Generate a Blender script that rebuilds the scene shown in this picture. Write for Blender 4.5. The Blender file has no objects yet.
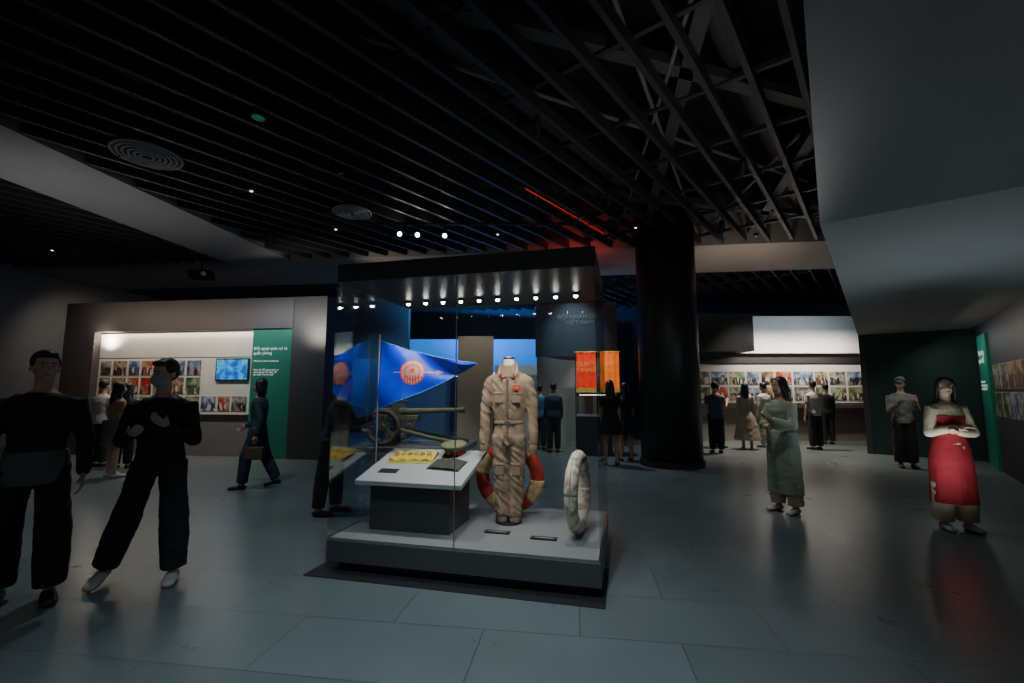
import bpy, math, random
from mathutils import Vector, Matrix, noise as mnoise
random.seed(4)
R=math.radians
MAIN=bpy.context.scene
col=MAIN.collection
TMP=bpy.data.scenes.new('scratch')

def evaluate(o):
    """evaluate modifiers / curves of one object in a tiny scratch scene (fast)"""
    TMP.collection.objects.link(o)
    vl=TMP.view_layers[0]; vl.update(); dg=vl.depsgraph
    me=bpy.data.meshes.new_from_object(o.evaluated_get(dg))
    TMP.collection.objects.unlink(o)
    return me

# ---------------------------------------------------------------- materials
def M(name,c,rough=.55,metal=0.0,var=.12,scale=9,emit=None,es=0.0,bump=0.0,spec=.5):
    m=bpy.data.materials.new(name); m.use_nodes=True
    nt=m.node_tree; n=nt.nodes; l=nt.links
    b=n['Principled BSDF']
    tc=n.new('ShaderNodeTexCoord'); nz=n.new('ShaderNodeTexNoise')
    nz.inputs['Scale'].default_value=scale; nz.inputs['Detail'].default_value=4
    l.new(tc.outputs['Object'],nz.inputs['Vector'])
    mx=n.new('ShaderNodeMix'); mx.data_type='RGBA'
    mx.inputs[6].default_value=(c[0]*(1-var),c[1]*(1-var),c[2]*(1-var),1)
    mx.inputs[7].default_value=(min(1,c[0]*(1+var)),min(1,c[1]*(1+var)),min(1,c[2]*(1+var)),1)
    l.new(nz.outputs['Fac'],mx.inputs[0]); l.new(mx.outputs[2],b.inputs['Base Color'])
    b.inputs['Roughness'].default_value=rough; b.inputs['Metallic'].default_value=metal
    b.inputs['Specular IOR Level'].default_value=spec
    if emit: 
        b.inputs['Emission Color'].default_value=(*emit,1); b.inputs['Emission Strength'].default_value=es
    if bump:
        bp=n.new('ShaderNodeBump'); bp.inputs['Strength'].default_value=bump; bp.inputs['Distance'].default_value=.02
        n2=n.new('ShaderNodeTexNoise'); n2.inputs['Scale'].default_value=scale*8
        l.new(tc.outputs['Object'],n2.inputs['Vector'])
        l.new(n2.outputs['Fac'],bp.inputs['Height']); l.new(bp.outputs['Normal'],b.inputs['Normal'])
    return m

def floor_mat():
    m=bpy.data.materials.new('floor_tiles'); m.use_nodes=True
    nt=m.node_tree; n=nt.nodes; l=nt.links; b=n['Principled BSDF']
    tc=n.new('ShaderNodeTexCoord'); mp=n.new('ShaderNodeMapping'); mp.inputs['Rotation'].default_value=(0,0,R(8))
    l.new(tc.outputs['Object'],mp.inputs['Vector'])
    br=n.new('ShaderNodeTexBrick'); br.inputs['Scale'].default_value=1
    br.inputs['Brick Width'].default_value=1.2; br.inputs['Row Height'].default_value=.6
    br.inputs['Mortar Size'].default_value=.004; br.inputs['Mortar Smooth'].default_value=.1
    br.inputs['Color1'].default_value=(.112,.136,.146,1); br.inputs['Color2'].default_value=(.135,.162,.172,1)
    br.inputs['Mortar'].default_value=(.065,.08,.085,1)
    l.new(mp.outputs[0],br.inputs['Vector'])
    nz=n.new('ShaderNodeTexNoise'); nz.inputs['Scale'].default_value=1.6; nz.inputs['Detail'].default_value=5
    l.new(mp.outputs[0],nz.inputs['Vector'])
    mx=n.new('ShaderNodeMix'); mx.data_type='RGBA'; mx.blend_type='MULTIPLY'; mx.inputs[0].default_value=.3
    l.new(br.outputs['Color'],mx.inputs[6])
    rp=n.new('ShaderNodeValToRGB'); rp.color_ramp.elements[0].position=.3; rp.color_ramp.elements[0].color=(.7,.7,.7,1)
    rp.color_ramp.elements[1].position=.7; rp.color_ramp.elements[1].color=(1.1,1.1,1.1,1)
    l.new(nz.outputs['Fac'],rp.inputs[0]); l.new(rp.outputs[0],mx.inputs[7])
    l.new(mx.outputs[2],b.inputs['Base Color'])
    rr=n.new('ShaderNodeMapRange'); rr.inputs['To Min'].default_value=.24; rr.inputs['To Max'].default_value=.34
    l.new(nz.outputs['Fac'],rr.inputs['Value']); l.new(rr.outputs[0],b.inputs['Roughness'])
    bp=n.new('ShaderNodeBump'); bp.inputs['Strength'].default_value=.2; bp.inputs['Distance'].default_value=.004; bp.invert=True
    l.new(br.outputs['Fac'],bp.inputs['Height']); l.new(bp.outputs[0],b.inputs['Normal'])
    return m

def photo_mat(name,cols,scale=5.0,es=.0,fig=True):
    """procedural photograph: plain backdrop above, a crowd of small upright figures below"""
    m=bpy.data.materials.new(name); m.use_nodes=True
    nt=m.node_tree; n=nt.nodes; l=nt.links; b=n['Principled BSDF']
    tc=n.new('ShaderNodeTexCoord'); oi=n.new('ShaderNodeObjectInfo')
    mu=n.new('ShaderNodeMath'); mu.operation='MULTIPLY'; mu.inputs[1].default_value=37
    l.new(oi.outputs['Random'],mu.inputs[0])
    ad=n.new('ShaderNodeVectorMath'); ad.operation='ADD'
    l.new(tc.outputs['Object'],ad.inputs[0]); l.new(mu.outputs[0],ad.inputs[1])
    nz=n.new('ShaderNodeTexNoise'); nz.inputs['Scale'].default_value=scale; nz.inputs['Detail'].default_value=4
    l.new(ad.outputs[0],nz.inputs['Vector'])
    rp=n.new('ShaderNodeValToRGB'); e=rp.color_ramp.elements
    ps=[.0]+[.3+.4*i/(len(cols)-1) for i in range(1,len(cols))]
    e[0].position=0; e[0].color=(*cols[0],1); e[1].position=ps[1]; e[1].color=(*cols[1],1)
    for p,c in list(zip(ps,cols))[2:]:
        x=e.new(p); x.color=(*c,1)
    l.new(nz.outputs['Fac'],rp.inputs[0]); out=rp.outputs[0]
    if fig:
        mp=n.new('ShaderNodeMapping'); mp.inputs['Scale'].default_value=(20,20,7)
        l.new(ad.outputs[0],mp.inputs['Vector'])
        vo=n.new('ShaderNodeTexVoronoi'); vo.inputs['Scale'].default_value=1.0
        l.new(mp.outputs[0],vo.inputs['Vector'])
        sc=n.new('ShaderNodeSeparateColor'); l.new(vo.outputs['Color'],sc.inputs[0])
        r2=n.new('ShaderNodeValToRGB'); r2.color_ramp.interpolation='CONSTANT'; f=r2.color_ramp.elements
        f[0].position=0; f[0].color=(.02,.02,.025,1); f[1].position=.3; f[1].color=(*cols[1],1)
        for p,c in ((.5,(.35,.22,.15)),(.62,(.5,.48,.45)),(.75,cols[2]),(.88,cols[4])):
            x=f.new(p); x.color=(*c,1)
        l.new(sc.outputs[0],r2.inputs[0])
        sx=n.new('ShaderNodeSeparateXYZ'); l.new(tc.outputs['Object'],sx.inputs[0])
        mr=n.new('ShaderNodeMapRange'); mr.inputs['From Min'].default_value=.05; mr.inputs['From Max'].default_value=.0
        l.new(sx.outputs[2],mr.inputs['Value'])
        mx=n.new('ShaderNodeMix'); mx.data_type='RGBA'
        l.new(mr.outputs[0],mx.inputs[0]); l.new(rp.outputs[0],mx.inputs[6]); l.new(r2.outputs[0],mx.inputs[7]); out=mx.outputs[2]
    l.new(out,b.inputs['Base Color'])
    b.inputs['Roughness'].default_value=.35
    if es:
        l.new(out,b.inputs['Emission Color']); b.inputs['Emission Strength'].default_value=es
    return m

def glass_mat():
    m=bpy.data.materials.new('clear_glass'); m.use_nodes=True
    nt=m.node_tree; n=nt.nodes; l=nt.links; n.clear()
    o=n.new('ShaderNodeOutputMaterial'); mx=n.new('ShaderNodeMixShader')
    t=n.new('ShaderNodeBsdfTransparent'); g=n.new('ShaderNodeBsdfGlossy'); f=n.new('ShaderNodeFresnel')
    t.inputs[0].default_value=(.96,.98,.98,1); g.inputs['Roughness'].default_value=.02; f.inputs[0].default_value=1.3
    mu=n.new('ShaderNodeMath'); mu.operation='MULTIPLY'; mu.inputs[1].default_value=.42
    l.new(f.outputs[0],mu.inputs[0])
    l.new(mu.outputs[0],mx.inputs[0]); l.new(t.outputs[0],mx.inputs[1]); l.new(g.outputs[0],mx.inputs[2])
    l.new(mx.outputs[0],o.inputs[0]); return m

# ---------------------------------------------------------------- mesh builder
class MB:
    def __init__(s): s.v=[]; s.f=[]; s.mi=[]; s.m=0
    def add(s,vs,fs):
        o=len(s.v); s.v+= [Vector(v) for v in vs]
        for f in fs: s.f.append([i+o for i in f]); s.mi.append(s.m)
        return s
    def box(s,x0,x1,y0,y1,z0,z1,T=None):
        vs=[Vector(p) for p in ((x0,y0,z0),(x1,y0,z0),(x1,y1,z0),(x0,y1,z0),(x0,y0,z1),(x1,y0,z1),(x1,y1,z1),(x0,y1,z1))]
        if T: vs=[T@v for v in vs]
        return s.add(vs,[(0,3,2,1),(4,5,6,7),(0,1,5,4),(1,2,6,5),(2,3,7,6),(3,0,4,7)])
    def prism(s,poly,z0,z1):
        n=len(poly)
        vs=[(x,y,z0) for x,y in poly]+[(x,y,z1) for x,y in poly]
        fs=[tuple(reversed(range(n))),tuple(range(n,2*n))]+[(i,(i+1)%n,n+(i+1)%n,n+i) for i in range(n)]
        return s.add(vs,fs)
    def rings(s,rs,cap=True,closed=False):
        n=len(rs[0]); vs=[p for r in rs for p in r]; fs=[]
        k=len(rs)
        for i in range(k if closed else k-1):
            a=i*n; b=((i+1)%k)*n
            for j in range(n): fs.append((a+j,a+(j+1)%n,b+(j+1)%n,b+j))
        if cap and not closed:
            fs.append(tuple(reversed(range(n)))); fs.append(tuple(range((k-1)*n,k*n)))
        return s.add(vs,fs)
    def tube(s,pts,rad,side=(1,0,0),n=14,round_cap=True):
        P=[Vector(p) for p in pts]; rad=[(r,r) if not isinstance(r,(tuple,list)) else r for r in rad]
        rs=[]
        def ring(c,t,a,b):
            sd=Vector(side); sd=sd-t*sd.dot(t)
            if sd.length<1e-2: sd=Vector((0,1,0)); sd=sd-t*sd.dot(t)
            sd.normalize(); w=t.cross(sd)
            return [c+sd*math.cos(2*math.pi*j/n)*a+w*math.sin(2*math.pi*j/n)*b for j in range(n)]
        k=len(P)
        for i in range(k):
            t=(P[min(i+1,k-1)]-P[max(i-1,0)]).normalized(); a,b=rad[i]
            if i==0 and round_cap:
                q=min(a,b); rs.append(ring(P[0]-t*q*.85,t,a*.5,b*.5)); rs.append(ring(P[0]-t*q*.5,t,a*.85,b*.85))
            rs.append(ring(P[i],t,a,b))
            if i==k-1 and round_cap:
                q=min(a,b); rs.append(ring(P[i]+t*q*.5,t,a*.85,b*.85)); rs.append(ring(P[i]+t*q*.85,t,a*.5,b*.5))
        return s.rings(rs)
    def cyl(s,p0,p1,r,r2=None,n=24):
        return s.tube([p0,p1],[r,r if r2 is None else r2],n=n,round_cap=False,side=(0.31,.2,.9) if abs((Vector(p1)-Vector(p0)).normalized().z)<.5 else (1,0,0))
    def ell(s,c,r,T=None,n=16,m=10):
        c=Vector(c); rs=[]
        for i in range(m+1):
            ph=math.pi*(i+.02)/(m+.04); z=-math.cos(ph); q=math.sin(ph)
            ring=[]
            for j in range(n):
                a=2*math.pi*j/n; v=Vector((r[0]*q*math.cos(a),r[1]*q*math.sin(a),r[2]*z))
                if T: v=T@v
                ring.append(c+v)
            rs.append(ring)
        return s.rings(rs)
    def torus(s,c,R0,r,axis='Y',n=36,m=12,rx=None,T=None):
        rs=[]
        for i in range(n):
            a=2*math.pi*i/n; ring=[]
            for j in range(m):
                b=2*math.pi*j/m; q=R0+r*math.cos(b); h=(rx or r)*math.sin(b)
                if axis=='Y': p=Vector((q*math.cos(a),h,q*math.sin(a)))
                elif axis=='Z': p=Vector((q*math.cos(a),q*math.sin(a),h))
                else: p=Vector((h,q*math.cos(a),q*math.sin(a)))
                if T: p=T@p
                ring.append(Vector(c)+p)
            rs.append(ring)
        return s.rings(rs,closed=True)
    def mesh(s,name):
        me=bpy.data.meshes.new(name); me.from_pydata([tuple(v) for v in s.v],[],s.f); me.update()
        for p,i in zip(me.polygons,s.mi): p.material_index=i
        import bmesh
        bm=bmesh.new(); bm.from_mesh(me); bmesh.ops.recalc_face_normals(bm,faces=bm.faces); bm.to_mesh(me); bm.free()
        return me
    def obj(s,name,mats,parent=None,loc=(0,0,0),rz=0,smooth=False,bevel=0,**kw):
        me=s.mesh(name)
        for m in (mats if isinstance(mats,(list,tuple)) else [mats]): me.materials.append(m)
        o=bpy.data.objects.new(name,me); col.objects.link(o)
        if parent: o.parent=parent
        o.location=loc; o.rotation_euler=(0,0,rz)
        if smooth:
            for p in me.polygons: p.use_smooth=True
        if bevel:
            b=o.modifiers.new('bevel','BEVEL'); b.width=bevel; b.segments=2; b.limit_method='ANGLE'
        for k,v in kw.items(): o[k]=v
        return o

def remesh(o,voxel,smooth=4,wr=0,wf=9):
    m=o.modifiers.new('r','REMESH'); m.mode='VOXEL'; m.voxel_size=voxel; m.use_smooth_shade=True
    if smooth:
        q=o.modifiers.new('s','SMOOTH'); q.factor=.5; q.iterations=smooth
    me=evaluate(o)
    o.modifiers.clear(); o.data=me
    if wr:
        sd=len(o.name)*1.37
        for v in me.vertices:
            p=Vector((v.co.x*wf+sd,v.co.y*wf+3,v.co.z*wf*1.5))
            v.co+=v.normal*(mnoise.noise(p)+.5*mnoise.noise(p*2.3))*wr
    for p in me.polygons: p.use_smooth=True
    return o

def empty(name,loc,rz=0,**kw):
    e=bpy.data.objects.new(name,None); col.objects.link(e); e.location=loc; e.rotation_euler=(0,0,rz); e.empty_display_size=.2
    for k,v in kw.items(): e[k]=v
    return e

def text(name,body,size,mat,parent,loc,rot=(R(90),0,0),align='LEFT',ext=.002,sp=1.0):
    cu=bpy.data.curves.new(name,'FONT'); cu.body=body; cu.size=size; cu.extrude=ext; cu.align_x=align; cu.space_line=sp
    t=bpy.data.objects.new(name,cu)
    me=evaluate(t)
    bpy.data.objects.remove(t)
    me.materials.clear(); me.materials.append(mat)
    o=bpy.data.objects.new(name,me); col.objects.link(o); o.parent=parent; o.location=loc; o.rotation_euler=rot
    return o

# colours
black=M('matte_black',(.012,.012,.014),.6)
slatm=M('slat_black',(.034,.035,.038),.45)
voidm=M('ceiling_void',(.006,.006,.007),.9)
soffit=M('grey_plaster',(.25,.26,.26),.8,scale=2)
beamm=M('beam_plaster',(.22,.22,.225),.8,scale=2)
bandm=M('warm_grey_plaster',(.27,.235,.215),.8,scale=2)
whitew=M('white_plaster',(.55,.56,.58),.8,scale=2)
dimw=M('dim_white_plaster',(.30,.30,.31),.8,scale=2)
darkw=M('charcoal_wall',(.035,.036,.042),.6,scale=3)
browng=M('taupe_frame',(.065,.055,.056),.6,scale=3)
greenw=M('green_panel',(.01,.17,.115),.5)
dgreen=M('dark_green_wall',(.010,.040,.030),.6)
boardm=M('cream_board',(.60,.58,.54),.6,scale=3)
glass=glass_mat()
chrome=M('brushed_steel',(.5,.5,.5),.3,metal=1)
whitetx=M('white_lettering',(.8,.85,.8),.5,emit=(.8,.9,.85),es=.25)  # faint emission put into the letters to keep them bright
bulb=M('lamp_bulb',(1,1,1),.3,emit=(1,.97,.9),es=70)
bulb2=M('lamp_bulb_soft',(1,1,1),.3,emit=(1,.95,.85),es=6)
skin=M('skin',(.46,.28,.20),.5,var=.08)
hairm=M('black_hair',(.012,.010,.010),.4,bump=.3)
eyew=M('eye_white',(.6,.6,.58),.3); eyeb=M('eye_iris',(.02,.012,.01),.2); lipm=M('lips',(.42,.13,.12),.5)

# ---------------------------------------------------------------- room
CEIL=4.8
HR_=-R(6.9)              # hall axis
HM=Matrix.Rotation(HR_,4,'Z')
def H(x,y,z=0.0): return HM@Vector((x,y,z))
MB().box(-20,16,-3,22,-.1,0).obj('floor',floor_mat(),kind='structure')
MB().box(-20,16,-3,22,5.6,5.7).obj('ceiling',voidm,kind='structure')
A=math.atan(.80) ; D=Vector((math.sin(A),math.cos(A))); N=Vector((D.y,-D.x))
AL=A+HR_
def slats(name,x0,x1,y0,y1,sp=.32,th=.05,hh=.13,zb=CEIL,mat=slatm):
    d=Vector((math.sin(AL),math.cos(AL))); nn=Vector((d.y,-d.x)); mb=MB()
    for k in range(-90,91):
        p=nn*(k*sp); t0,t1=-99,99
        for a,(lo,hi) in enumerate(((x0,x1),(y0,y1))):
            u=(lo-p[a])/d[a]; w=(hi-p[a])/d[a]; t0=max(t0,min(u,w)); t1=min(t1,max(u,w))
        if t1-t0<.2: continue
        a=p+d*t0; b=p+d*t1; q=nn*th/2
        mb.prism([tuple(a-q),tuple(b-q),tuple(b+q),tuple(a+q)],zb,zb+hh)
    return mb.obj(name,mat,rz=HR_,kind='structure')
slats('ceiling',-6.95,10.5,.0,10.48,sp=.42,th=.06,hh=.16)
slats('ceiling',-14.8,-8.7,1,10.48,sp=.36)
slats('ceiling',-14.8,11.5,12.97,18.5,sp=.42)
def bars(lst,z0,z1,w,mat):
    mb=MB()
    for (a,b) in lst:
        a=Vector(a); b=Vector(b); d=(b-a).normalized(); q=Vector((d.y,-d.x))*w/2
        mb.prism([tuple(a-q),tuple(b-q),tuple(b+q),tuple(a+q)],z0,z1)
    return mb.obj('ceiling',mat,kind='structure')
bars([(D*(k*1.3+4)-N*12,D*(k*1.3+4)+N*12) for k in range(-9,10)],CEIL+.17,CEIL+.23,.06,slatm)
# exposed services above the slats: ducts, cable trays, conduits
ductm=M('duct_grey',(.06,.06,.064),.5)
mb=MB()
for off,r,z in ((1.6,.18,5.28),(3.2,.13,5.3),(-1.0,.15,5.3),(-3.4,.12,5.3)):
    p=N*off; mb.cyl((*(p-D*2),z),(*(p+D*11),z),r)
mb.obj('ceiling',ductm,kind='structure')
bars([((-1.5,3.6),(6.5,6.2)),((-3.5,6.8),(6.4,9.0)),((1.2,1.0),(3.0,10.0)),((3.6,4.0),(5.4,10.0)),((-4.5,2.0),(-3.8,10.0))],5.0,5.12,.16,ductm)
mb=MB()
for a,b in (((0,2,5.02),(4.2,10,5.02)),((1.4,2,5.02),(2.4,10,5.02)),((4.0,6,5.04),(4.3,10,5.04)),((-2,4,5.04),(5,7.4,5.04))): mb.cyl(a,b,.025,n=8)
mb.obj('ceiling',M('conduit_grey',(.16,.16,.16),.4),kind='structure')
MB().box(-8.7,-6.95,-.5,10.48,CEIL-.02,5.6).obj('ceiling',beamm,rz=HR_,kind='structure')
MB().box(-15,12,10.48,12.97,CEIL-.03,5.6).obj('ceiling',bandm,rz=HR_,kind='structure')
# dropped volume on the right
c1=(2.52,3.6); c2=(8.5,11.1); c3=(10.1,9.9); c4=(4.12,2.32)
MB().prism([c1,c4,c3,c2],2.85,5.6).obj('ceiling',soffit,kind='structure')
def wall(name,p,q,z0,z1,th,mat):
    p=Vector(p); q=Vector(q); d=(q-p).normalized(); n=Vector((d.y,-d.x))*th
    return MB().prism([tuple(p),tuple(q),tuple(q+n),tuple(p+n)],z0,z1).obj(name,mat,kind='structure')
wall('wall_right',(4.12,2.32),(10.1,9.9),0,2.85,.15,darkw)
wall('wall_right_end',(8.5,11.1),(10.1,9.9),0,2.85,-.15,dgreen)
wall('wall_right_far',(8.5,11.1),(10.9,14.1),0,CEIL,.12,darkw)
MB().box(5.2,11,14,14.15,0,2.62).obj('wall_back_right',M('grey_wall',(.22,.21,.20),.7),kind='structure')
MB().box(6.9,11,13.7,14.15,2.62,3.75).obj('wall_back_right_upper',whitew,kind='structure')
MB().box(5.2,6.9,12.9,14.15,2.62,3.7).obj('wall_back_right_block',black,kind='structure')
MB().box(-17,14,18.6,18.8,0,5.6).obj('wall_back',M('navy_wall',(.04,.06,.10),.6),rz=HR_,kind='structure')
MB().box(-15,-5.6,15.5,15.7,0,5.6).obj('wall_back_left',dimw,rz=HR_,kind='structure')
MB().box(-15.1,-14.9,-3,19,0,5.6).obj('wall_left',dimw,rz=HR_,kind='structure')

# column
mb=MB(); mb.cyl((0,0,0),(0,0,5.6),.60,n=64); 
o=mb.obj('column',M('column_black',(.018,.018,.020),.45),loc=(3.25,9.45,0),kind='structure')
for p in o.data.polygons: p.use_smooth=len(p.vertices)==4
MB().cyl((0,0,0),(0,0,.12),.63,n=64).obj('baseboard_column',black,loc=(3.25,9.45,0),kind='structure')

# ---------------------------------------------------------------- left exhibition wall
LW=empty('exhibition_wall',(-10.9,11.0,0),-R(7.8),label='taupe display wall with cream board and green title panel',category='display wall')
MB().box(0,6.0,0,.9,2.9,3.62).obj('header',browng,LW,bevel=.01)
MB().box(0,.85,0,.9,0,2.9).obj('side_post',browng,LW)
MB().box(5.98,6.8,.02,1.3,0,3.62).obj('end_block',darkw,LW)
MB().box(.85,5.0,.25,.9,0,2.9).obj('back_panel',M('grey_lower',(.16,.15,.15),.6),LW)
MB().box(.85,5.0,.17,.25,2.28,2.86).obj('upper_board',boardm,LW)
MB().box(.85,5.0,.17,.25,.95,2.26).obj('photo_board',boardm,LW)
MB().box(5.0,5.98,.05,.9,0,2.9).obj('title_panel',greenw,LW)
text('title_lettering','Đối ngoại quân sự và\nquốc phòng',.095,whitetx,LW,(5.04,.045,2.42),sp=1.1)
text('subtitle_lettering','Military and defence diplomacy',.05,whitetx,LW,(5.05,.045,2.15))
text('text_block','\n'.join(['Quan hệ đối ngoại quân sự','quốc phòng Việt Nam với','các nước trên thế giới']),.055,whitetx,LW,(5.06,.045,1.95))
lwT=Matrix.Translation(LW.location)@Matrix.Rotation(-R(7.8),4,'Z')
def LWp(x,y,z): return lwT@Vector((x,y,z))
pm=[photo_mat('photo_warm',[(.05,.03,.02),(.12,.06,.04),(.28,.16,.09),(.42,.33,.24),(.10,.06,.04)],4),
    photo_mat('photo_green',[(.02,.03,.02),(.04,.10,.04),(.16,.22,.10),(.35,.38,.30),(.07,.10,.05)],4),
    photo_mat('photo_blue',[(.02,.03,.05),(.05,.10,.20),(.20,.26,.36),(.42,.46,.52),(.06,.08,.16)],4),
    photo_mat('photo_mono',[(.03,.03,.03),(.08,.075,.07),(.22,.21,.20),(.42,.40,.37),(.06,.06,.06)],5),
    photo_mat('photo_red',[(.10,.01,.01),(.38,.03,.02),(.40,.12,.06),(.40,.32,.25),(.30,.04,.03)],4)]
pk=['brown-toned','green-toned','blue-toned','black-and-white','red-toned']
pcap=M('photo_border',(.6,.58,.54),.5)
def photo(w,h,loc,rz,mat,label,group,cat='photograph'):
    mb=MB(); mb.box(-w/2,w/2,-.012,0,-h/2,h/2); mb.m=1; mb.box(-w/2+.006,w/2-.006,-.015,-.0121,-h/2+.006,h/2-.006)
    o=mb.obj('photograph',[pcap,mat],loc=loc,rz=rz); o['label']=label; o['category']=cat; o['group']=group
    return o
x=.92
while x<4.9:
    w=random.choice([.30,.38,.48])
    if x+w>4.95: break
    z=1.0
    for r in range(3):
        h=[.34,.40,.36][r]
        if r>=1 and x+w>4.02: z+=h+.04; 
        else:
            k=random.randrange(5)
            photo(w,h,LWp(x+w/2,.17,z+h/2+.03),-R(7.8),pm[k],pk[k]+' photograph mounted on the cream board','photographs on the cream board')
            z+=h+.04
    x+=w+.05
tv=empty('television',LWp(4.46,.17,1.98),-R(7.8),label='black-framed screen showing bright blue footage',category='television')
MB().box(-.42,.42,-.05,0,-.26,.26).obj('screen_frame',black,tv,bevel=.005)
tvm=photo_mat('tv_picture',[(.0,.02,.10),(.01,.10,.40),(.02,.22,.65),(.05,.40,.5),(.0,.05,.3)],6,es=.8,fig=False)
MB().box(-.39,.39,-.055,-.0501,-.23,.23).obj('screen',tvm,tv)

# ---------------------------------------------------------------- right side wall display
rwR=math.atan2(9.9-2.32,10.1-4.12)
RWd=Vector((math.cos(rwR),math.sin(rwR)))
def RW(s,off,z):
    p=Vector((10.1,9.9))-RWd*s + Vector((-RWd.y,RWd.x))*off
    return Vector((p.x,p.y,z))
rz_r=rwR+math.pi
gp=empty('title_banner',RW(1.15,0.0,0),rz_r,label='tall green title panel with white lettering',category='wall panel')
MB().box(-.42,.42,-.05,0,0,2.6).obj('panel',M('bright_green_panel',(.01,.24,.15),.5),gp)
text('lettering','Xây dựng\nquân đội',.15,whitetx,gp,(-.38,-.053,2.2))
text('text_lines','\n'.join(['Giai đoạn mới','cách mạng, chính quy','tinh nhuệ, hiện đại']),.07,whitetx,gp,(-.38,-.053,1.65))
for i in range(5):
    for r in range(2):
        k=random.randrange(4)
        photo(.56,.44,RW(2.0+i*.62,0.0,1.25+r*.5),rz_r,pm[k],pk[k]+' photograph on the dark side wall','photographs on the dark side wall')

# back right gallery
g=empty('gallery_board',(8.2,14.0,0),0,label='long cream photograph board with dark rail',category='display board')
MB().box(-2.9,2.6,-.06,0,1.12,2.3).obj('board',boardm,g)
MB().box(-2.9,2.6,-.35,0,.98,1.08).obj('rail',browng,g)
MB().box(-2.9,2.6,-.12,0,0,.98).obj('lower_panel',M('gallery_lower',(.2,.18,.16),.6),g)
MB().box(-2.9,2.6,-.12,0,2.32,2.5).obj('light_pelmet',black,g)
x=5.4
while x<10.5:
    w=random.choice([.44,.54,.66])
    for r in range(2):
        k=random.randrange(5)
        photo(w-.05,.42,(x+w/2,13.94,1.40+r*.47),0,pm[k],pk[k]+' photograph on the cream gallery board','photographs on the gallery board')
    x+=w

# ---------------------------------------------------------------- centre background
cw=empty('title_wall',(1.75,12.6,0),R(-14),label='grey curved title wall with pale lettering',category='wall panel')
mb=MB(); pts=[]
for i in range(13):
    t=-1+2*i/12; pts.append((t*1.15,.18*t*t))
mb.prism(pts+[(x,y+.08) for x,y in reversed(pts)],2.45,3.95)
mb.obj('panel',M('slate_panel',(.09,.11,.13),.6),cw)
tx=M('dim_lettering',(.34,.30,.24),.5)
text('lettering','ĐỘI NHÂN DÂN\nVIỆT NAM',.17,tx,cw,(.15,-.03,3.50),align='CENTER')
MB().box(-1.1,1.1,.1,.3,0,2.45).obj('lower_panel',M('pale_panel',(.30,.29,.27),.6),cw)
redm=M('red_silk',(.75,.04,.015),.55,var=.2,emit=(.8,.04,.01),es=.3); orm=M('orange_silk',(.85,.16,.02),.55,var=.2,emit=(.9,.2,.02),es=.35); gold=M('gold_thread',(.80,.55,.10),.45,var=.3,scale=60,bump=.5)  # both silks carry slight emission, so the cloth looks lit by itself
def banner(loc,w,h,mat,label,words):
    b=empty('banner',loc,R(-10),label=label,category='banner')
    n=18; vs=[];fs=[]
    for i in range(n+1):
        xx=-w/2+w*i/n; yy=-.03*math.sin(i*1.1)
        vs+=[(xx,yy,0),(xx,yy,h)]
    for i in range(n): fs.append((2*i,2*i+2,2*i+3,2*i+1))
    mb=MB(); mb.add(vs,fs); mb.obj('cloth',mat,b,smooth=True)
    mb=MB()
    for i in range(30): mb.cyl((-w/2+w*i/29,-.02,-.10),(-w/2+w*i/29,-.02,.01),.010,n=6)
    mb.box(-w/2,w/2,-.03,-.01,-.01,.01)
    mb.obj('fringe',gold,b)
    MB().cyl((-w/2-.05,0,h+.01),(w/2+.05,0,h+.01),.015).obj('hanging_rod',gold,b)
    mb=MB(); mb.cyl((-w/2-.03,0,h),(-w/2-.03,0,-loc[2]),.012); mb.cyl((w/2+.03,0,h),(w/2+.03,0,-loc[2]),.012); mb.obj('stand',black,b)
    text('lettering',words,.15,gold,b,(0,-.045,h*.62),align='CENTER')
    return b
banner((1.95,12.0,1.55),.50,.95,redm,'red silk banner with gold lettering and fringe','QUYẾT\nTHẮNG')
banner((2.55,11.9,1.55),.48,.95,orm,'orange silk banner with gold lettering and fringe','QUYẾT\nCHIẾN')
bl=empty('projection_screen',(-.7,17.0,0),0,label='wide blue-lit projection wall panel',category='screen')
MB().box(-5.2,3.2,0,.2,0,3.4).obj('support_wall',darkw,bl)
MB().box(-5.2,3.2,-.1,0,2.2,3.4).obj('screen',M('blue_glow',(.02,.1,.3),.5,var=.5,scale=.6,emit=(.015,.17,.60),es=1.2),bl)
MB().box(-5.0,3.0,-.14,-.1,2.0,2.18).obj('light_strip',M('cyan_glow',(.1,.4,.6),.5,emit=(.3,.65,1),es=2.0),bl)
pn=empty('partition_wall',(-1.05,13.4,0),0,label='pale beige partition panel',category='wall panel')
MB().box(-.55,.5,0,.15,0,3.1).obj('panel',M('beige_panel',(.33,.29,.24),.7),pn)
pn=empty('partition_wall',(.35,14.5,0),0,label='white partition panel with exhibit boards',category='wall panel')
MB().box(-.9,.9,0,.15,0,2.3).obj('panel',whitew,pn)
MB().box(-.7,-.1,-.03,0,1.2,2.0).obj('exhibit_board',M('cyan_board',(.05,.3,.45),.4,emit=(.05,.4,.6),es=.4),pn)  # cyan board brightened by its own emission, no lamp behind it
MB().box(.1,.7,-.03,0,1.2,2.0).obj('exhibit_board',M('grey_board',(.25,.27,.3),.4),pn)
pn=empty('partition_wall',(-4.6,14.6,0),R(4),label='blue-grey partition wall behind the gun',category='wall panel')
MB().box(-1.5,2.6,0,.15,0,2.5).obj('panel',M('bluegrey_panel',(.13,.19,.28),.7),pn)
vt=empty('vitrine',(1.95,10.9,0),R(-14),label='small glass vitrine on dark plinth',category='display case')
MB().box(-.4,.4,-.25,.25,0,.9).obj('plinth',darkw,vt)
MB().box(-.4,.4,-.25,.25,.9,.93).obj('deck',whitew,vt)
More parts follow.
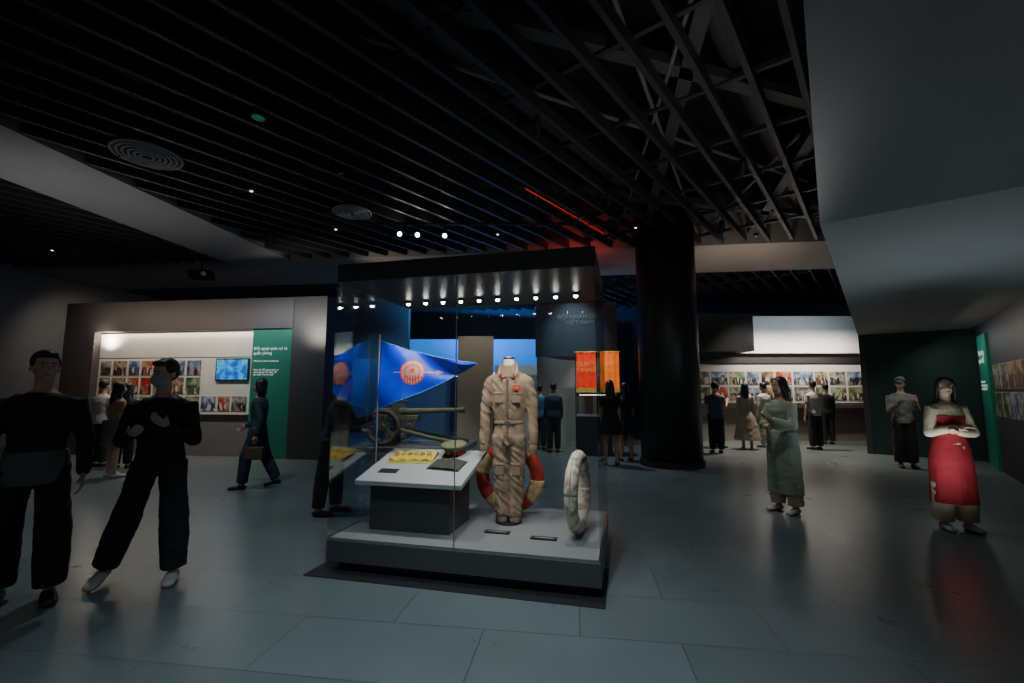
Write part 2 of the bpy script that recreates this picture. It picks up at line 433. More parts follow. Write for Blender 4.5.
for b in ((-.4,.4,-.25,-.24),(-.4,.4,.24,.25),(-.4,-.39,-.24,.24),(.39,.4,-.24,.24)): MB().box(*b,.93,1.40).obj('glass_panel',glass,vt)
MB().box(-.4,.4,-.25,.25,1.40,1.43).obj('lid',black,vt)
MB().box(-.34,.34,-.02,0,1.39,1.40).obj('lamp',bulb2,vt)

# field gun
oliv=M('olive_paint',(.16,.17,.11),.6,var=.25,bump=.1); tyre=M('rubber',(.15,.14,.11),.8)
GX,GY=-2.82,12.1
fg=empty('field_gun',(GX,GY,.12),R(-6),label='olive artillery gun with spoked wheels on platform',category='artillery gun')
MB().box(-1.2,1.75,-.9,1.0,0,.12).obj('platform',M('platform_grey',(.16,.16,.165),.6),loc=(GX,GY,0),rz=R(-6),label='low grey exhibit platform under the gun',category='platform')
def wheel(y):
    mb=MB(); mb.torus((0,y,.46),.40,.06,'Y')
    mb.obj('wheel_tyre',tyre,fg,loc=(-.35,0,0),smooth=True)
    mb=MB(); mb.cyl((0,y-.08,.46),(0,y+.08,.46),.09)
    for i in range(12):
        a=i*math.pi/6; mb.cyl((0.06*math.cos(a),y,.46+.06*math.sin(a)),(.38*math.cos(a),y,.46+.38*math.sin(a)),.022,n=8)
    mb.torus((0,y,.46),.345,.02,'Y'); mb.obj('wheel_hub',oliv,fg,loc=(-.35,0,0))
wheel(-.6); wheel(.6)
MB().cyl((-.35,-.58,.46),(-.35,.58,.46),.05).obj('axle',oliv,fg)
mb=MB(); mb.tube([(-.8,0,.80),(-.2,0,.82),(.3,0,.84),(1.5,0,.88)],[.11,.11,.08,.055],side=(0,1,0),round_cap=False); mb.cyl((1.45,0,.878),(1.62,0,.885),.08)
mb.obj('barrel',oliv,fg)
MB().box(-.7,.4,-.11,.11,.60,.74).obj('cradle',oliv,fg,bevel=.02)
mb=MB(); mb.add([(-.05,-.5,.35),(-.05,.5,.35),(-.16,.5,1.05),(-.16,-.5,1.05),(-.07,-.5,.35),(-.07,.5,.35),(-.18,.5,1.05),(-.18,-.5,1.05)],[(0,1,2,3),(4,7,6,5),(0,3,7,4),(1,5,6,2),(3,2,6,7),(0,4,5,1)])
mb.obj('gun_shield',oliv,fg)
for s in (-1,1):
    mb=MB(); mb.tube([(-.3,s*.1,.42),(.7,s*.25,.2),(1.6,s*.4,.06)],[.06,.055,.05]); mb.obj('trail',oliv,fg)

# ---------------------------------------------------------------- main glass case
CR=-math.atan2(.55,2.23); CO=Vector((-1.56,3.98,0))
CT=Matrix.Translation(CO)@Matrix.Rotation(CR,4,'Z')
def C(x,y,z=0.0): return CT@Vector((x,y,z))
W,DP,ZB,ZT,ZC=2.27,1.42,.27,2.46,2.62
dc=empty('display_case',CO,CR,label='large frameless glass display case with charcoal base',category='display case')
basem=M('case_grey_metal',(.042,.046,.05),.4); deckm=M('case_deck_grey',(.21,.215,.225),.6)
MB().box(.08,W-.08,.08,DP-.08,0,.08).obj('plinth',black,dc)
MB().box(0,W,0,DP,.08,.255).obj('base',basem,dc,bevel=.006)
MB().box(.02,W-.02,.02,DP-.02,.255,ZB).obj('deck',deckm,dc)
MB().box(0,W,0,DP,ZT,ZC).obj('top_canopy',M('canopy_black',(.024,.022,.021),.4),dc,bevel=.006)
for b in ((.0,W*.5-.002,.0,.01),(W*.5+.002,W,.0,.01),(.0,W,DP-.01,DP),(0,.01,.012,DP-.012),(W-.01,W,.012,DP-.012)):
    MB().box(*b,ZB-.01,ZT).obj('glass_panel',glass,dc)
MB().box(W*.5-.002,W*.5+.002,-.002,.012,ZB,ZT).obj('glass_joint',M('joint_seal',(.10,.12,.12),.4),dc)
for i in range(10):
    x=.22+i*.2; MB().cyl((x,.95,ZT-.03),(x,.95,ZT),.03,n=16).obj('lamp_housing',black,dc)
    MB().ell((0,0,0),(.018,.018,.014)).obj('lamp_bulb',bulb,dc,loc=(x,.95,ZT-.035),smooth=True)
MB().box(-.12,W+.03,-.12,.6,0,.006).obj('floor_recess',black,dc)  # flat black sheet laid on the floor as the case's shadow

# lectern table
tb=empty('display_table',C(.12,.2,ZB),CR,label='dark plinth table with sloping white top',category='display table')
MB().box(.10,.86,.1,.62,0,.44).obj('plinth',basem,tb)
mb=MB(); sl=.27
mb.add([(0,0,.40),(1.0,0,.40),(1.0,.72,.40+.72*sl),(0,.72,.40+.72*sl),(0,0,.44),(1.0,0,.44),(1.0,.72,.44+.72*sl),(0,.72,.44+.72*sl)],[(0,3,2,1),(4,5,6,7),(0,1,5,4),(1,2,6,5),(2,3,7,6),(3,0,4,7)])
mb.obj('sloping_top',M('table_white',(.38,.39,.40),.5),tb,bevel=.004)
mb=MB(); mb.add([(.10,.1,.44),(.86,.1,.44),(.86,.62,.44),(.10,.62,.44),(.10,.1,.43),(.86,.1,.43),(.86,.62,.56),(.10,.62,.56)],[(0,1,2,3),(4,5,6,7),(0,1,5,4),(1,2,6,5),(2,3,7,6),(3,0,4,7)])
mb.obj('wedge_support',basem,tb)
sa=math.atan(sl)
def tabletop(x,y,lift=0): return C(.12+x,.2+y,ZB+.44+y*sl+lift)
def place_on_table(o,x,y,extra=0):
    o.location=tabletop(x,y); o.rotation_mode='XYZ'
    o.rotation_euler=(Matrix.Rotation(CR,3,'Z')@Matrix.Rotation(sa,3,'X')@Matrix.Rotation(extra,3,'Z')).to_euler()
e=empty('embroidered_cloth',(0,0,0),0,label='yellow gold-embroidered folded cloth on sloping table',category='cloth')
mb=MB(); n=14; vs=[]; fs=[]
for i in range(n+1):
    for j in range(7):
        vs.append((-.22+.44*i/n,-.10+.20*j/6,.028+.014*math.sin(i*1.7+j)))
for i in range(n):
    for j in range(6): a=i*7+j; fs.append((a,a+7,a+8,a+1))
mb.add(vs,fs); o=mb.obj('cloth',gold,e,smooth=True); sd=o.modifiers.new('s','SOLIDIFY'); sd.thickness=.02; sd.offset=-1
mb=MB()
for i in range(24):
    mb.cyl((-.22+.0185*i,-.10,.012),(-.225+.0185*i,-.14,.006),.004,n=6)
mb.obj('fringe',M('yellow_fringe',(.85,.7,.1),.6),e)
mb=MB()
for i in range(6): mb.torus((-.17+.065*i,0,.042),.022,.004,'Z',n=16,m=6)
mb.obj('embroidery',M('dark_gold',(.25,.18,.03),.4),e)
place_on_table(e,.33,.50,R(4))
bk=empty('logbook',(0,0,0),0,label='open black logbook with dark pages',category='book')
MB().box(-.16,.16,-.11,.11,0,.006).obj('cover',black,bk)
mb=MB()
for sgn in (-1,1):
    rs=[]
    for k in range(7):
        x=sgn*.15*k/6; z=.010+.016*math.sin(math.pi*min(1,(k+1.2)/7))
        rs.append([Vector((x,-.1,.006)),Vector((x,.1,.006)),Vector((x,.1,z)),Vector((x,-.1,z))])
    mb.rings(rs)
mb.obj('pages',M('book_page',(.05,.05,.035),.7),bk)
place_on_table(bk,.73,.36,R(-5))
cp=empty('peaked_cap',(0,0,0),0,label='olive military peaked cap with red band',category='hat')
capm=M('cap_olive',(.17,.18,.09),.8,bump=.3)
def er(cx,cy,z,a,b,tilt=0,n=28): return [Vector((cx+a*math.cos(2*math.pi*i/n),cy+b*math.sin(2*math.pi*i/n),z+tilt*math.sin(2*math.pi*i/n))) for i in range(n)]
mb=MB(); mb.rings([er(0,0,.045,.085,.10),er(0,0,.07,.105,.12,-.008),er(0,0,.09,.128,.142,-.014),er(0,0,.105,.12,.135,-.014),er(0,0,.112,.06,.07,-.008)])
mb.obj('crown',capm,cp,smooth=True)
MB().rings([er(0,0,.0,.088,.102),er(0,0,.05,.087,.101)]).obj('band',M('cap_band_red',(.40,.03,.02),.6),cp,smooth=True)
mb=MB(); vs=[];fs=[]
for i in range(13):
    a=math.pi*(1.15+.7*i/12); vs+=[(.088*math.cos(a),.1*math.sin(a),.022),(.100*math.cos(a),.165*math.sin(a),.006)]
for i in range(12): fs.append((2*i,2*i+1,2*i+3,2*i+2))
mb.add(vs,fs); o=mb.obj('visor',M('visor_black',(.01,.01,.01),.15),cp,smooth=True); sd=o.modifiers.new('s','SOLIDIFY'); sd.thickness=.004
mb=MB(); mb.ell((0,-.104,.045),(.018,.006,.02)); mb.obj('badge',gold,cp,smooth=True)
place_on_table(cp,.70,.63,R(-15))
lb=MB().box(-.09,.09,-.04,.04,0,.006).obj('caption_plate',black,label='small black caption plate on table',category='label plate')
place_on_table(lb,.22,.20,0)

# pennant
pe=empty('pennant',C(.055,.66,ZB),CR+R(3),label='blue triangular pennant with round emblem on grey pole',category='pennant')
MB().cyl((0,0,0),(0,0,1.76),.008,n=12).obj('pole',M('grey_pole',(.18,.20,.24),.4),pe)
MB().cyl((0,0,0),(0,0,.02),.045,n=24).obj('foot',chrome,pe)
mb=MB(); mb.ell((0,0,1.78),(.012,.012,.02)); mb.obj('finial',chrome,pe,smooth=True)
pz0,pz1,pt=1.05,1.73,1.49
def pw(u,v):
    lo=pz0+(pt-pz0)*u; hi=pz1+(pt-pz1)*u
    return Vector((.012+1.02*u, -.045*math.sin(u*7+v*2.2)*min(1,u*4)-.022*math.sin(v*6+u*12), lo+(hi-lo)*v - .03*math.sin(u*3.14)))
def inpoly(x,z,P):
    c=False; j=len(P)-1
    for i in range(len(P)):
        if (P[i][1]>z)!=(P[j][1]>z) and x<(P[j][0]-P[i][0])*(z-P[i][1])/(P[j][1]-P[i][1])+P[i][0]: c=not c
        j=i
    return c
ex_,ez_=.36,1.41
star=[(ex_+(.042 if i%2==0 else .017)*math.cos(math.pi/2+i*math.pi/5),ez_+.02+(.042 if i%2==0 else .017)*math.sin(math.pi/2+i*math.pi/5)) for i in range(10)]
arrow=[(.16,ez_-.006),(.60,ez_-.006),(.60,ez_-.022),(.68,ez_),(.60,ez_+.022),(.60,ez_+.006),(.16,ez_+.006)]
vs=[];nu,nv=150,90
for i in range(nu+1):
    for j in range(nv+1): vs.append(pw(i/nu,j/nv))
mb=MB(); mb.add(vs,[])
for i in range(nu):
    for j in range(nv):
        a=i*(nv+1)+j; p=pw((i+.5)/nu,(j+.5)/nv); x_,z_=p.x,p.z; d_=math.hypot(x_-ex_,z_-ez_)
        k=0
        if d_<.125: k=1
        if d_<.112: k=2
        if k==2 and (abs(d_-.075)<.006 or (z_<ez_-.03 and int((x_-ex_+.2)*70)%2==0)): k=1
        if inpoly(x_,z_,arrow): k=4
        if inpoly(x_,z_,star): k=3
        mb.f.append([a,a+nv+1,a+nv+2,a+1]); mb.mi.append(k)
mb.obj('cloth',[M('blue_satin',(.002,.035,.60),.35,var=.25,scale=5),M('emblem_red',(.50,.07,.05),.5),M('emblem_pink',(.62,.30,.24),.5,var=.4,scale=30),M('emblem_star',(.55,.10,.03),.5),M('emblem_arrow',(.50,.22,.28),.5)],pe,smooth=True)
mb=MB()
mb.tube([pw(i/20,0) for i in range(21)],[.005]*21,side=(0,1,0),n=6); mb.tube([pw(i/20,1) for i in range(21)],[.005]*21,side=(0,1,0),n=6)
mb.obj('edging',M('blue_edge',(.04,.20,.65),.5),pe)

# flight suit
fs_=empty('flight_suit',C(1.38,.80,ZB),CR+R(6),label='khaki one-piece flight suit on a dress form',category='clothing')
suit=M('khaki_cotton',(.29,.20,.135),.8,var=.2,scale=6,bump=.2)
mb=MB()
mb.rings([er(0,0,z,a,b,n=24) for z,a,b in ((.72,.150,.10),(.80,.155,.105),(.88,.145,.098),(.93,.140,.092),(1.0,.152,.10),(1.15,.176,.112),(1.25,.185,.112),(1.32,.180,.10),(1.37,.150,.085),(1.41,.105,.075),(1.45,.078,.068),(1.47,.070,.062))])
for s in (-1,1):
    mb.tube([(s*.070,0,.80),(s*.076,0,.55),(s*.068,0,.30),(s*.060,-.01,.12),(s*.056,-.02,.06)],[(.090,.095),(.078,.084),(.070,.076),(.066,.072),(.058,.062)],round_cap=False)
    mb.tube([(s*.12,0,1.35),(s*.175,0,1.31),(s*.210,0,1.18),(s*.226,0,1.0),(s*.232,-.02,.82),(s*.233,-.03,.72)],[(.05,.06),(.060,.066),(.058,.062),(.053,.057),(.047,.052),(.042,.047)],round_cap=False)
o=mb.obj('coverall',suit,fs_); remesh(o,.009,3,0)
for v in o.data.vertices:
    c_=v.co; k=1.0 if c_.z<.8 or abs(c_.x)>.19 else .6
    p=Vector((c_.x*7,c_.y*7,c_.z*14+c_.x*12)); r_=1-abs(mnoise.noise(p))*2
    q_=Vector((c_.x*16+5,c_.y*16,c_.z*4)); r2=1-abs(mnoise.noise(q_))*2
    v.co+=v.normal*((r_-.5)*.011*k+(r2-.5)*.009)
for s in (-1,1):
    mb=MB(); mb.tube([(s*.233,-.03,.73),(s*.235,-.033,.66)],[(.042,.046),(.040,.044)],round_cap=False); mb.obj('cuff',suit,fs_,smooth=True,bevel=.004)
    mb=MB(); mb.tube([(s*.056,-.02,.065),(s*.056,-.025,.012)],[(.052,.058),(.049,.054)],round_cap=False); mb.obj('leg_cuff',suit,fs_,smooth=True,bevel=.004)
    mb=MB(); mb.box(s*.085-.045,s*.085+.045,-.112,-.09,1.11,1.20); mb.box(s*.085-.047,s*.085+.047,-.115,-.09,1.19,1.215)
    mb.obj('chest_pocket',suit,fs_,bevel=.008)
    mb=MB(); mb.box(s*.078-.040,s*.078+.040,-.086,-.07,.44,.54); mb.box(s*.078-.042,s*.078+.042,-.089,-.07,.53,.555); mb.obj('thigh_pocket',suit,fs_,bevel=.008)
    mb=MB(); mb.add([(s*.006,-.094,1.365),(s*.055,-.112,1.345),(s*.100,-.085,1.40),(s*.085,-.02,1.475),(s*.080,.04,1.50),(s*.060,-.045,1.50),(s*.035,-.078,1.46)],[(0,1,2,3,4,5,6)])
    o=mb.obj('collar',suit,fs_); q=o.modifiers.new('s','SOLIDIFY'); q.thickness=.010
    MB().box(-.010,.010,-.004,0,-.016,.016).obj('collar_tab',M('tab_red',(.5,.03,.02),.5),fs_,loc=(s*.062,-.117,1.375))
MB().box(-.005,.005,-.122,-.09,.80,1.35).obj('zip_placket',M('zip_brown',(.16,.11,.08),.5),fs_)
mb=MB(); mb.rings([er(0,0,.915,.148,.102,n=28),er(0,0,.945,.148,.102,n=28)]); mb.obj('waist_belt',suit,fs_,smooth=True,bevel=.003)
MB().box(-.022,.022,-.112,-.10,.910,.948).obj('belt_buckle',chrome,fs_,bevel=.003)
mb=MB(); mb.rings([er(0,0,z,a,b,n=24) for z,a,b in ((1.40,.058,.054),(1.48,.056,.053),(1.535,.052,.050),(1.55,.046,.044),(1.555,.02,.02))]); mb.obj('form_neck',M('form_white',(.75,.75,.72),.5),fs_,smooth=True)
mb=MB(); mb.cyl((0,0,1.535),(0,0,1.548),.054,n=28); mb.obj('neck_cap_rim',black,fs_)
b=MB().box(-.034,.034,-.005,0,-.022,.022).obj('badge',M('badge_red',(.6,.05,.02),.5),fs_,loc=(.092,-.119,1.255))
MB().box(-.022,.022,-.002,0,-.004,.004).obj('badge_stripe',gold,b,loc=(0,-.005,0))
for z in (.85,1.0,1.08,1.16,1.24,1.32):
    mb=MB(); mb.ell((0,-.124,z),(.006,.004,.006),n=8,m=6); mb.obj('button',chrome,fs_)
MB().cyl((0,.02,0),(0,.02,.85),.012,n=12).obj('stand_rod',chrome,fs_)
MB().cyl((0,.0,0),(0,.0,.012),.12,n=32).obj('stand_foot',black,fs_)

# lifebuoys
def buoy_mat(name,c1,c2):
    m=bpy.data.materials.new(name); m.use_nodes=True
    nt=m.node_tree; n=nt.nodes; l=nt.links; b=n['Principled BSDF']
    tc=n.new('ShaderNodeTexCoord'); nz=n.new('ShaderNodeTexNoise'); nz.inputs['Scale'].default_value=14; nz.inputs['Detail'].default_value=6
    l.new(tc.outputs['Object'],nz.inputs['Vector'])
    rp=n.new('ShaderNodeValToRGB'); e=rp.color_ramp.elements
    e[0].position=.36; e[0].color=(*c2,1); e[1].position=.52; e[1].color=(*c1,1)
    l.new(nz.outputs['Fac'],rp.inputs[0]); l.new(rp.outputs[0],b.inputs['Base Color']); b.inputs['Roughness'].default_value=.65
    return m
bred=buoy_mat('buoy_red',(.58,.045,.03),(.35,.04,.03)); bcream=buoy_mat('buoy_cream',(.62,.44,.22),(.40,.24,.12)); bwh=buoy_mat('buoy_white',(.68,.62,.53),(.33,.22,.16))
def arc(mb,R0,r,a0,a1,n=20,m=14,grow=1.0,ry=None):
    rs=[]
    for i in range(n+1):
        a=a0+(a1-a0)*i/n; ring=[]
        for j in range(m):
            b=2*math.pi*j/m; q=R0+r*grow*math.cos(b); h=(ry or r)*grow*math.sin(b)
            ring.append(Vector((q*math.cos(a),h,q*math.sin(a))))
        rs.append(ring)
    mb.rings(rs)
ropem=M('rope',(.4,.35,.25),.8)
def buoy(loc,rot,ma,mb_,label,tilt=0,r=.062):
    e=empty('lifebuoy',loc,0,label=label,category='lifebuoy'); e.rotation_euler=(tilt,0,rot)
    for i in range(4):
        a=math.pi*.25+i*math.pi/2+.35
        m1=MB(); arc(m1,.285,r,a-.30,a+math.pi/2-.30,grow=1.0,ry=.055); m1.obj('ring_segment',ma,e,smooth=True)
        m2=MB(); arc(m2,.285,r,a-.36,a+.36,n=10,grow=1.05,ry=.055); m2.obj('canvas_band',mb_,e,smooth=True)
        pts=[]
        for k in range(9):
            a0=a+(math.pi/2)*k/8; rr=.352-.010*math.sin(math.pi*k/8)
            pts.append((rr*math.cos(a0),0,rr*math.sin(a0)))
        m3=MB(); m3.tube(pts,[.006]*9,side=(0,1,0),n=6); m3.obj('grab_rope',ropem,e)
    return e
b1=buoy(C(1.31,1.10,ZB+.365),CR,bred,bcream,'red and cream ring lifebuoy standing behind the suit',r=.07)
b2=buoy(C(2.05,.60,ZB+.36),R(90-20),bwh,bwh,'worn white ring lifebuoy standing on edge')
text('lettering','VMD 01',.07,black,b2,(-.13,-.062,.25))
for p,l in ((C(1.36,.47,ZB),'black caption plate below the suit'),(C(1.78,.40,ZB),'black caption plate beside the lifebuoy')):
    e=empty('caption_plate',p,CR,label=l,category='label plate')
    MB().box(-.11,.11,-.035,.035,0,.012).obj('plate',black,e,bevel=.002)
    MB().box(-.08,.08,-.002,.002,.0121,.0125).obj('printed_line',whitetx,e)

# ---------------------------------------------------------------- ceiling fixtures
difm=M('diffuser_grey',(.26,.26,.27),.5)
def diffuser(loc,r,label):
    e=empty('air_diffuser',loc,0,label=label,category='air vent')
    for k in range(6):
        mb=MB(); mb.torus((0,0,-.005*k),r*(1-k*.16),.018,'Z',n=48,m=8); mb.obj('vane_ring',difm,e,smooth=True)
    mb=MB(); mb.cyl((0,0,.0),(0,0,.03),r*1.02,n=48); mb.obj('back_plate',black,e)
    mb=MB(); mb.box(-r,r,-.01,.01,-.02,.0); mb.box(-.01,.01,-r,r,-.02,.0); mb.obj('cross_bar',slatm,e)
    return e
diffuser((-5.1,6.05,CEIL-.03),.40,'round grey ceiling air diffuser with concentric rings')
diffuser((-2.95,8.10,CEIL-.03),.33,'smaller round ceiling air diffuser with rings')
def headlamp(loc,aim,label,on=True,gr='track spotlights'):
    e=empty('spotlight',loc,0,label=label,category='spotlight',group=gr)
    d=(Vector(aim)-Vector(loc)).normalized()
    MB().box(-.03,.03,-.05,.05,0,CEIL-loc[2]).obj('mount',black,e)
    MB().cyl(tuple(-d*.09-Vector((0,0,.04))),tuple(d*.07-Vector((0,0,.04))),.045,.05).obj('housing',black,e)
    c=d*.075-Vector((0,0,.04)); mb=MB(); mb.ell(c,(.038,.038,.038)); mb.obj('lens',bulb if on else black,e,smooth=True)
for x,y in ((-2.20,8.7),(-1.86,8.75),(-1.33,8.8)): headlamp((x,y,CEIL-.18),(x-.3,2,1.2),'black track spotlight with bright lens')
for x,y in ((1.6,7.2),(3.3,6.2),(4.1,8.6),(-5.0,9.2),(.3,5.2)): headlamp((x,y,CEIL-.12),(x,y+2,0),'small black ceiling spotlight, unlit',False)
dl=M('downlight_glow',(1,1,1),.3,emit=(1,.93,.8),es=4)
for i,(x,y) in enumerate(((-4.3,7.2),(-3.6,9.0),(-2.6,6.6),(-.3,9.3),(1.3,8.4),(2.5,8.9),(5.2,9.4),(-9.6,8.2),(-10.8,10.4),(-11.8,8.6))):
    e=empty('downlight',(x,y,CEIL-.03),0,label='small round recessed downlight between slats',category='downlight',group='ceiling downlights')
    MB().cyl((0,0,0),(0,0,.05),.055,n=20).obj('trim_ring',slatm,e)
    MB().cyl((0,0,-.004),(0,0,0),.022,n=16).obj('lens',dl if i in (0,1,3,5,7,8,9) else chrome,e)
e=empty('exit_indicator',(-3.05,5.15,CEIL-.04),0,label='small round green glowing ceiling indicator',category='indicator light')
MB().cyl((0,0,0),(0,0,.05),.09,n=20).obj('housing',black,e)
MB().cyl((0,0,-.006),(0,0,0),.07,n=20).obj('lens',M('green_glow',(0,.12,.07),.4,emit=(0,.4,.2),es=.12),e)
redl=M('red_neon',(.5,.04,.02),.4,emit=(1,.05,.02),es=.30)
e=empty('light_strip',(1.15,8.3,CEIL-.02),0,label='thin red linear light along the slats',category='light strip')
MB().prism([tuple(D*-1.5),tuple(D*1.2),tuple(D*1.2+N*.012),tuple(D*-1.5+N*.012)],-.01,.01).obj('tube',redl,e)
e=empty('projector',(-7.6,10.9,CEIL-.55),R(20),label='black ceiling projector on a short mount',category='projector')
MB().cyl((0,0,.12),(0,0,.53),.025).obj('mount_pole',black,e)
MB().box(-.24,.24,-.19,.19,-.03,.15).obj('body',M('projector_black',(.02,.02,.02),.6,spec=.2),e,bevel=.02)
MB().cyl((.1,-.19,.05),(.1,-.23,.05),.055).obj('lens',M('lens_glass',(.5,.55,.6),.1),e)
MB().box(-2.9,2.6,8.73,8.77,CEIL-.03,CEIL+.0).obj('track_rail',black,label='black ceiling lighting track rail',category='lighting track')

# ---------------------------------------------------------------- people
def fab(name,c,**k): return M(name,c,.85,var=.15,scale=10,bump=.15,**k)
def V(*a): return Vector(a)
def person(loc,yaw,H,label,top,bottom,shoe,arms,legs=None,hair='short',female=False,sleeve=1.0,skirt=None,legw=1.25,mask=None,lean=(0,0),head=(0,0),vox=.009,shoulder=1.0,curl=.6,hood=False,pw_=1.0,skirtmat=None,cap=None,pants=True,skinm=skin,skirttop=.10,hem=None):
    s=H/1.7; B=MB()
    sw=.165*(.9 if female else 1.0)*shoulder
    legs=legs or [((0.02,0,-1),(0,0.02,-1)),((-.02,0,-1),(0,0.02,-1))]
    P=V(0,0,0); hips=[V(.088,0,-.03),V(-.088,0,-.03)]
    kn=[];an=[]
    for i in range(2):
        t=Vector(legs[i][0]).normalized(); q=Vector(legs[i][1]).normalized()
        k=hips[i]+t*.41; a=k+q*.41; kn.append(k); an.append(a)
    dz=.08-min(a.z for a in an)
    for v in hips+kn+an+[P]: v.z+=dz
    U=V(lean[0],lean[1],1).normalized()
    def sp(h,y=0): return P+U*h+V(0,y,0)
    tors=[(-.08,.150,.10),(0,.155,.11),(.12,.122 if female else .138,.088 if female else .092),(.25,.142,.105),(.36,.160,.112),(.43,.158,.095),(.48,.115,.075),(.52,.06,.058)]
    if female: tors=[(h,a*(.90 if h>.2 else .97),b) for h,a,b in tors]
    def ring(c,a,b,n=22): 
        w=V(1,0,0); d=U.cross(w).normalized()
        return [c+w*a*math.cos(2*math.pi*j/n)+d*b*math.sin(2*math.pi*j/n) for j in range(n)]
    B.rings([ring(sp(h),a,b) for h,a,b in tors])
    NK=sp(.50); HC=NK+V(0,-.015,.185)+V(lean[0],lean[1],0)*.1
    B.tube([sp(.46),sp(.53),HC+V(0,.01,-.06)],[.062,.052,.052])
    sh=[sp(.435)+V(sw,0,0),sp(.435)+V(-sw,0,0)]
    el=[];wr=[]
    for i in range(2):
        u=Vector(arms[i][0]).normalized(); f=Vector(arms[i][1]).normalized()
        e=sh[i]+u*.285; w=e+f*.245; el.append(e); wr.append(w)
        B.tube([sh[i]-V((1 if i==0 else -1)*.05,0,0),sh[i],(sh[i]+e)/2,e],[.055,.050,.043,.037])
        B.tube([e,e+f*.08,w],[.036,.037,.025])
        nrm=Vector(arms[i][2]) if len(arms[i])>2 else V(-1 if i==0 else 1,0,0)
        nrm=(nrm-f*nrm.dot(f)).normalized(); S=f.cross(nrm).normalized()
        ts=1 if S.dot(V(0,-1,0)+V(0,0,.6))>=0 else -1
        B.tube([w-f*.01,w+f*.03,w+f*.085],[(.026,.020),(.036,.017),(.040,.014)],side=tuple(S))
        fr=max(1.0,vox/.009*.8)
        for k,(ln,off) in enumerate(((.068,.030),(.077,.011),(.072,-.009),(.056,-.028))):
            b0=w+f*.082+S*ts*off; pts=[b0]; c=b0
            for q,ang in enumerate((18,45,70)):
                a=R(ang)*curl*(1+.12*k); d=(f*math.cos(a)+nrm*math.sin(a)); c=c+d*ln/3*(1.15-.15*q); pts.append(c)
            B.tube(pts,[.0095*fr,.009*fr,.0085*fr,.0078*fr],side=tuple(S),n=8)
        tb0=w+f*.025+S*ts*.026; d=(f*.75+S*ts*.55+nrm*.35).normalized(); d2=(f*.9+S*ts*.2+nrm*.5).normalized()
        B.tube([tb0,tb0+d*.035,tb0+d*.035+d2*.028],[.012,.0105,.009],side=tuple(nrm),n=8)
    ft=[]
    for i in range(2):
        h,k,a=hips[i],kn[i],an[i]; d=(a-k).normalized()
        B.tube([h+V(0,0,.03),h,(h+k)/2,k,k+d*.12+V(0,.012,0),k+d*.25,a],[.085,.088,.074,.054,.055,.045,.036])
        toe=V(a.x+(.02 if i==0 else -.02),a.y-.16,max(.028,a.z-.125)); ft.append(toe)
        heel=V(a.x,a.y+.035,a.z-.045)
        B.tube([heel,a+V(0,-.03,-.035),(a+toe)/2+V(0,-.02,-.022),toe],[(.030,.030),(.036,.034),(.042,.025),(.038,.020)],side=(1,0,0))
    HR=Matrix.Rotation(R(head[0]),3,'Z')@Matrix.Rotation(R(head[1]),3,'X')
    def hp(x,y,z): return HC+HR@V(x,y,z)
    B.ell(hp(0,.014,.028),(.074,.092,.086),HR); B.ell(hp(0,-.020,-.03),(.058,.068,.076),HR)
    B.ell(hp(0,-.055,-.082),(.026,.024,.020),HR); B.ell(hp(0,-.090,-.022),(.012,.016,.022),HR,n=10,m=8); B.ell(hp(0,-.086,-.002),(.008,.010,.025),HR,n=8,m=6)
    for q in (1,-1):
        B.ell(hp(q*.073,.012,-.012),(.010,.020,.030),HR,n=10,m=8); B.ell(hp(q*.032,-.058,-.03),(.022,.02,.02),HR,n=10,m=8)
    body=B.obj('person',skinm); 
    remesh(body,vox*.85,2)
    kids=[]
    def kid(mb,name,mat,vx=None,sm=3,wrk=.0,wf=9,lab=None):
        o=mb.obj(name,mat)
        if vx: remesh(o,vx,sm,wrk,wf)
        else:
            for p in o.data.polygons: p.use_smooth=True
        if lab: o['label']=lab
        kids.append(o); return o
    for q in (1,-1):
        e=MB(); e.ell(hp(q*.030,-.070,.004),(.0135,.008,.0068),HR,n=12,m=8); e.m=1; e.ell(hp(q*.030,-.0755,.004),(.0062,.004,.0062),HR,n=10,m=6); kid(e,'eye',[eyew,eyeb])
        e=MB(); e.tube([hp(q*.014,-.080,.022),hp(q*.030,-.080,.027),hp(q*.046,-.070,.022)],[.003,.004,.002],n=6); kid(e,'eyebrow',hairm)
    if not mask:
        e=MB(); e.ell(hp(0,-.080,-.056),(.020,.008,.0045),HR,n=12,m=6); e.ell(hp(0,-.079,-.063),(.016,.008,.005),HR,n=12,m=6); kid(e,'mouth',lipm)
    else:
        e=MB(); e.ell(hp(0,-.036,-.045),(.064,.074,.054),HR); kid(e,'face_mask',mask)
    h=MB(); h.ell(hp(0,.026,.045),(.081,.091,.084),HR)
    if hair=='short':
        h.ell(hp(0,.050,.005),(.070,.062,.07),HR); h.ell(hp(0,-.035,.088),(.060,.05,.028),HR)
        for q in (1,-1): h.ell(hp(q*.066,.012,.035),(.016,.05,.04),HR)
    else:
        ln={'long':.38,'bob':.16,'mid':.26}[hair]
        h.ell(hp(0,.045,-.01),(.083,.066,.09),HR)
        yb=.085 if lean[1]>-.1 else .06
        h.tube([hp(0,.055,0),hp(0,.075,-.09),HC+V(0,yb+.02,-.20),HC+V(0,yb+.025,-.12-ln)] if ln>.2 else [hp(0,.05,0),hp(0,.06,-.08),hp(0,.06,-.02-ln)],
               [(.078,.055),(.082,.045),(.085,.035),(.055,.02)] if ln>.2 else [(.078,.05),(.084,.05),(.07,.03)],side=(1,0,0))
        for q in (1,-1):
            h.tube([hp(q*.06,-.02,.075),hp(q*.080,-.01,.0),hp(q*.082,.02,-.09),HC+V(q*.085,.02,-.08-ln*.55)],[(.02,.03),(.018,.035),(.02,.035),(.012,.02)])
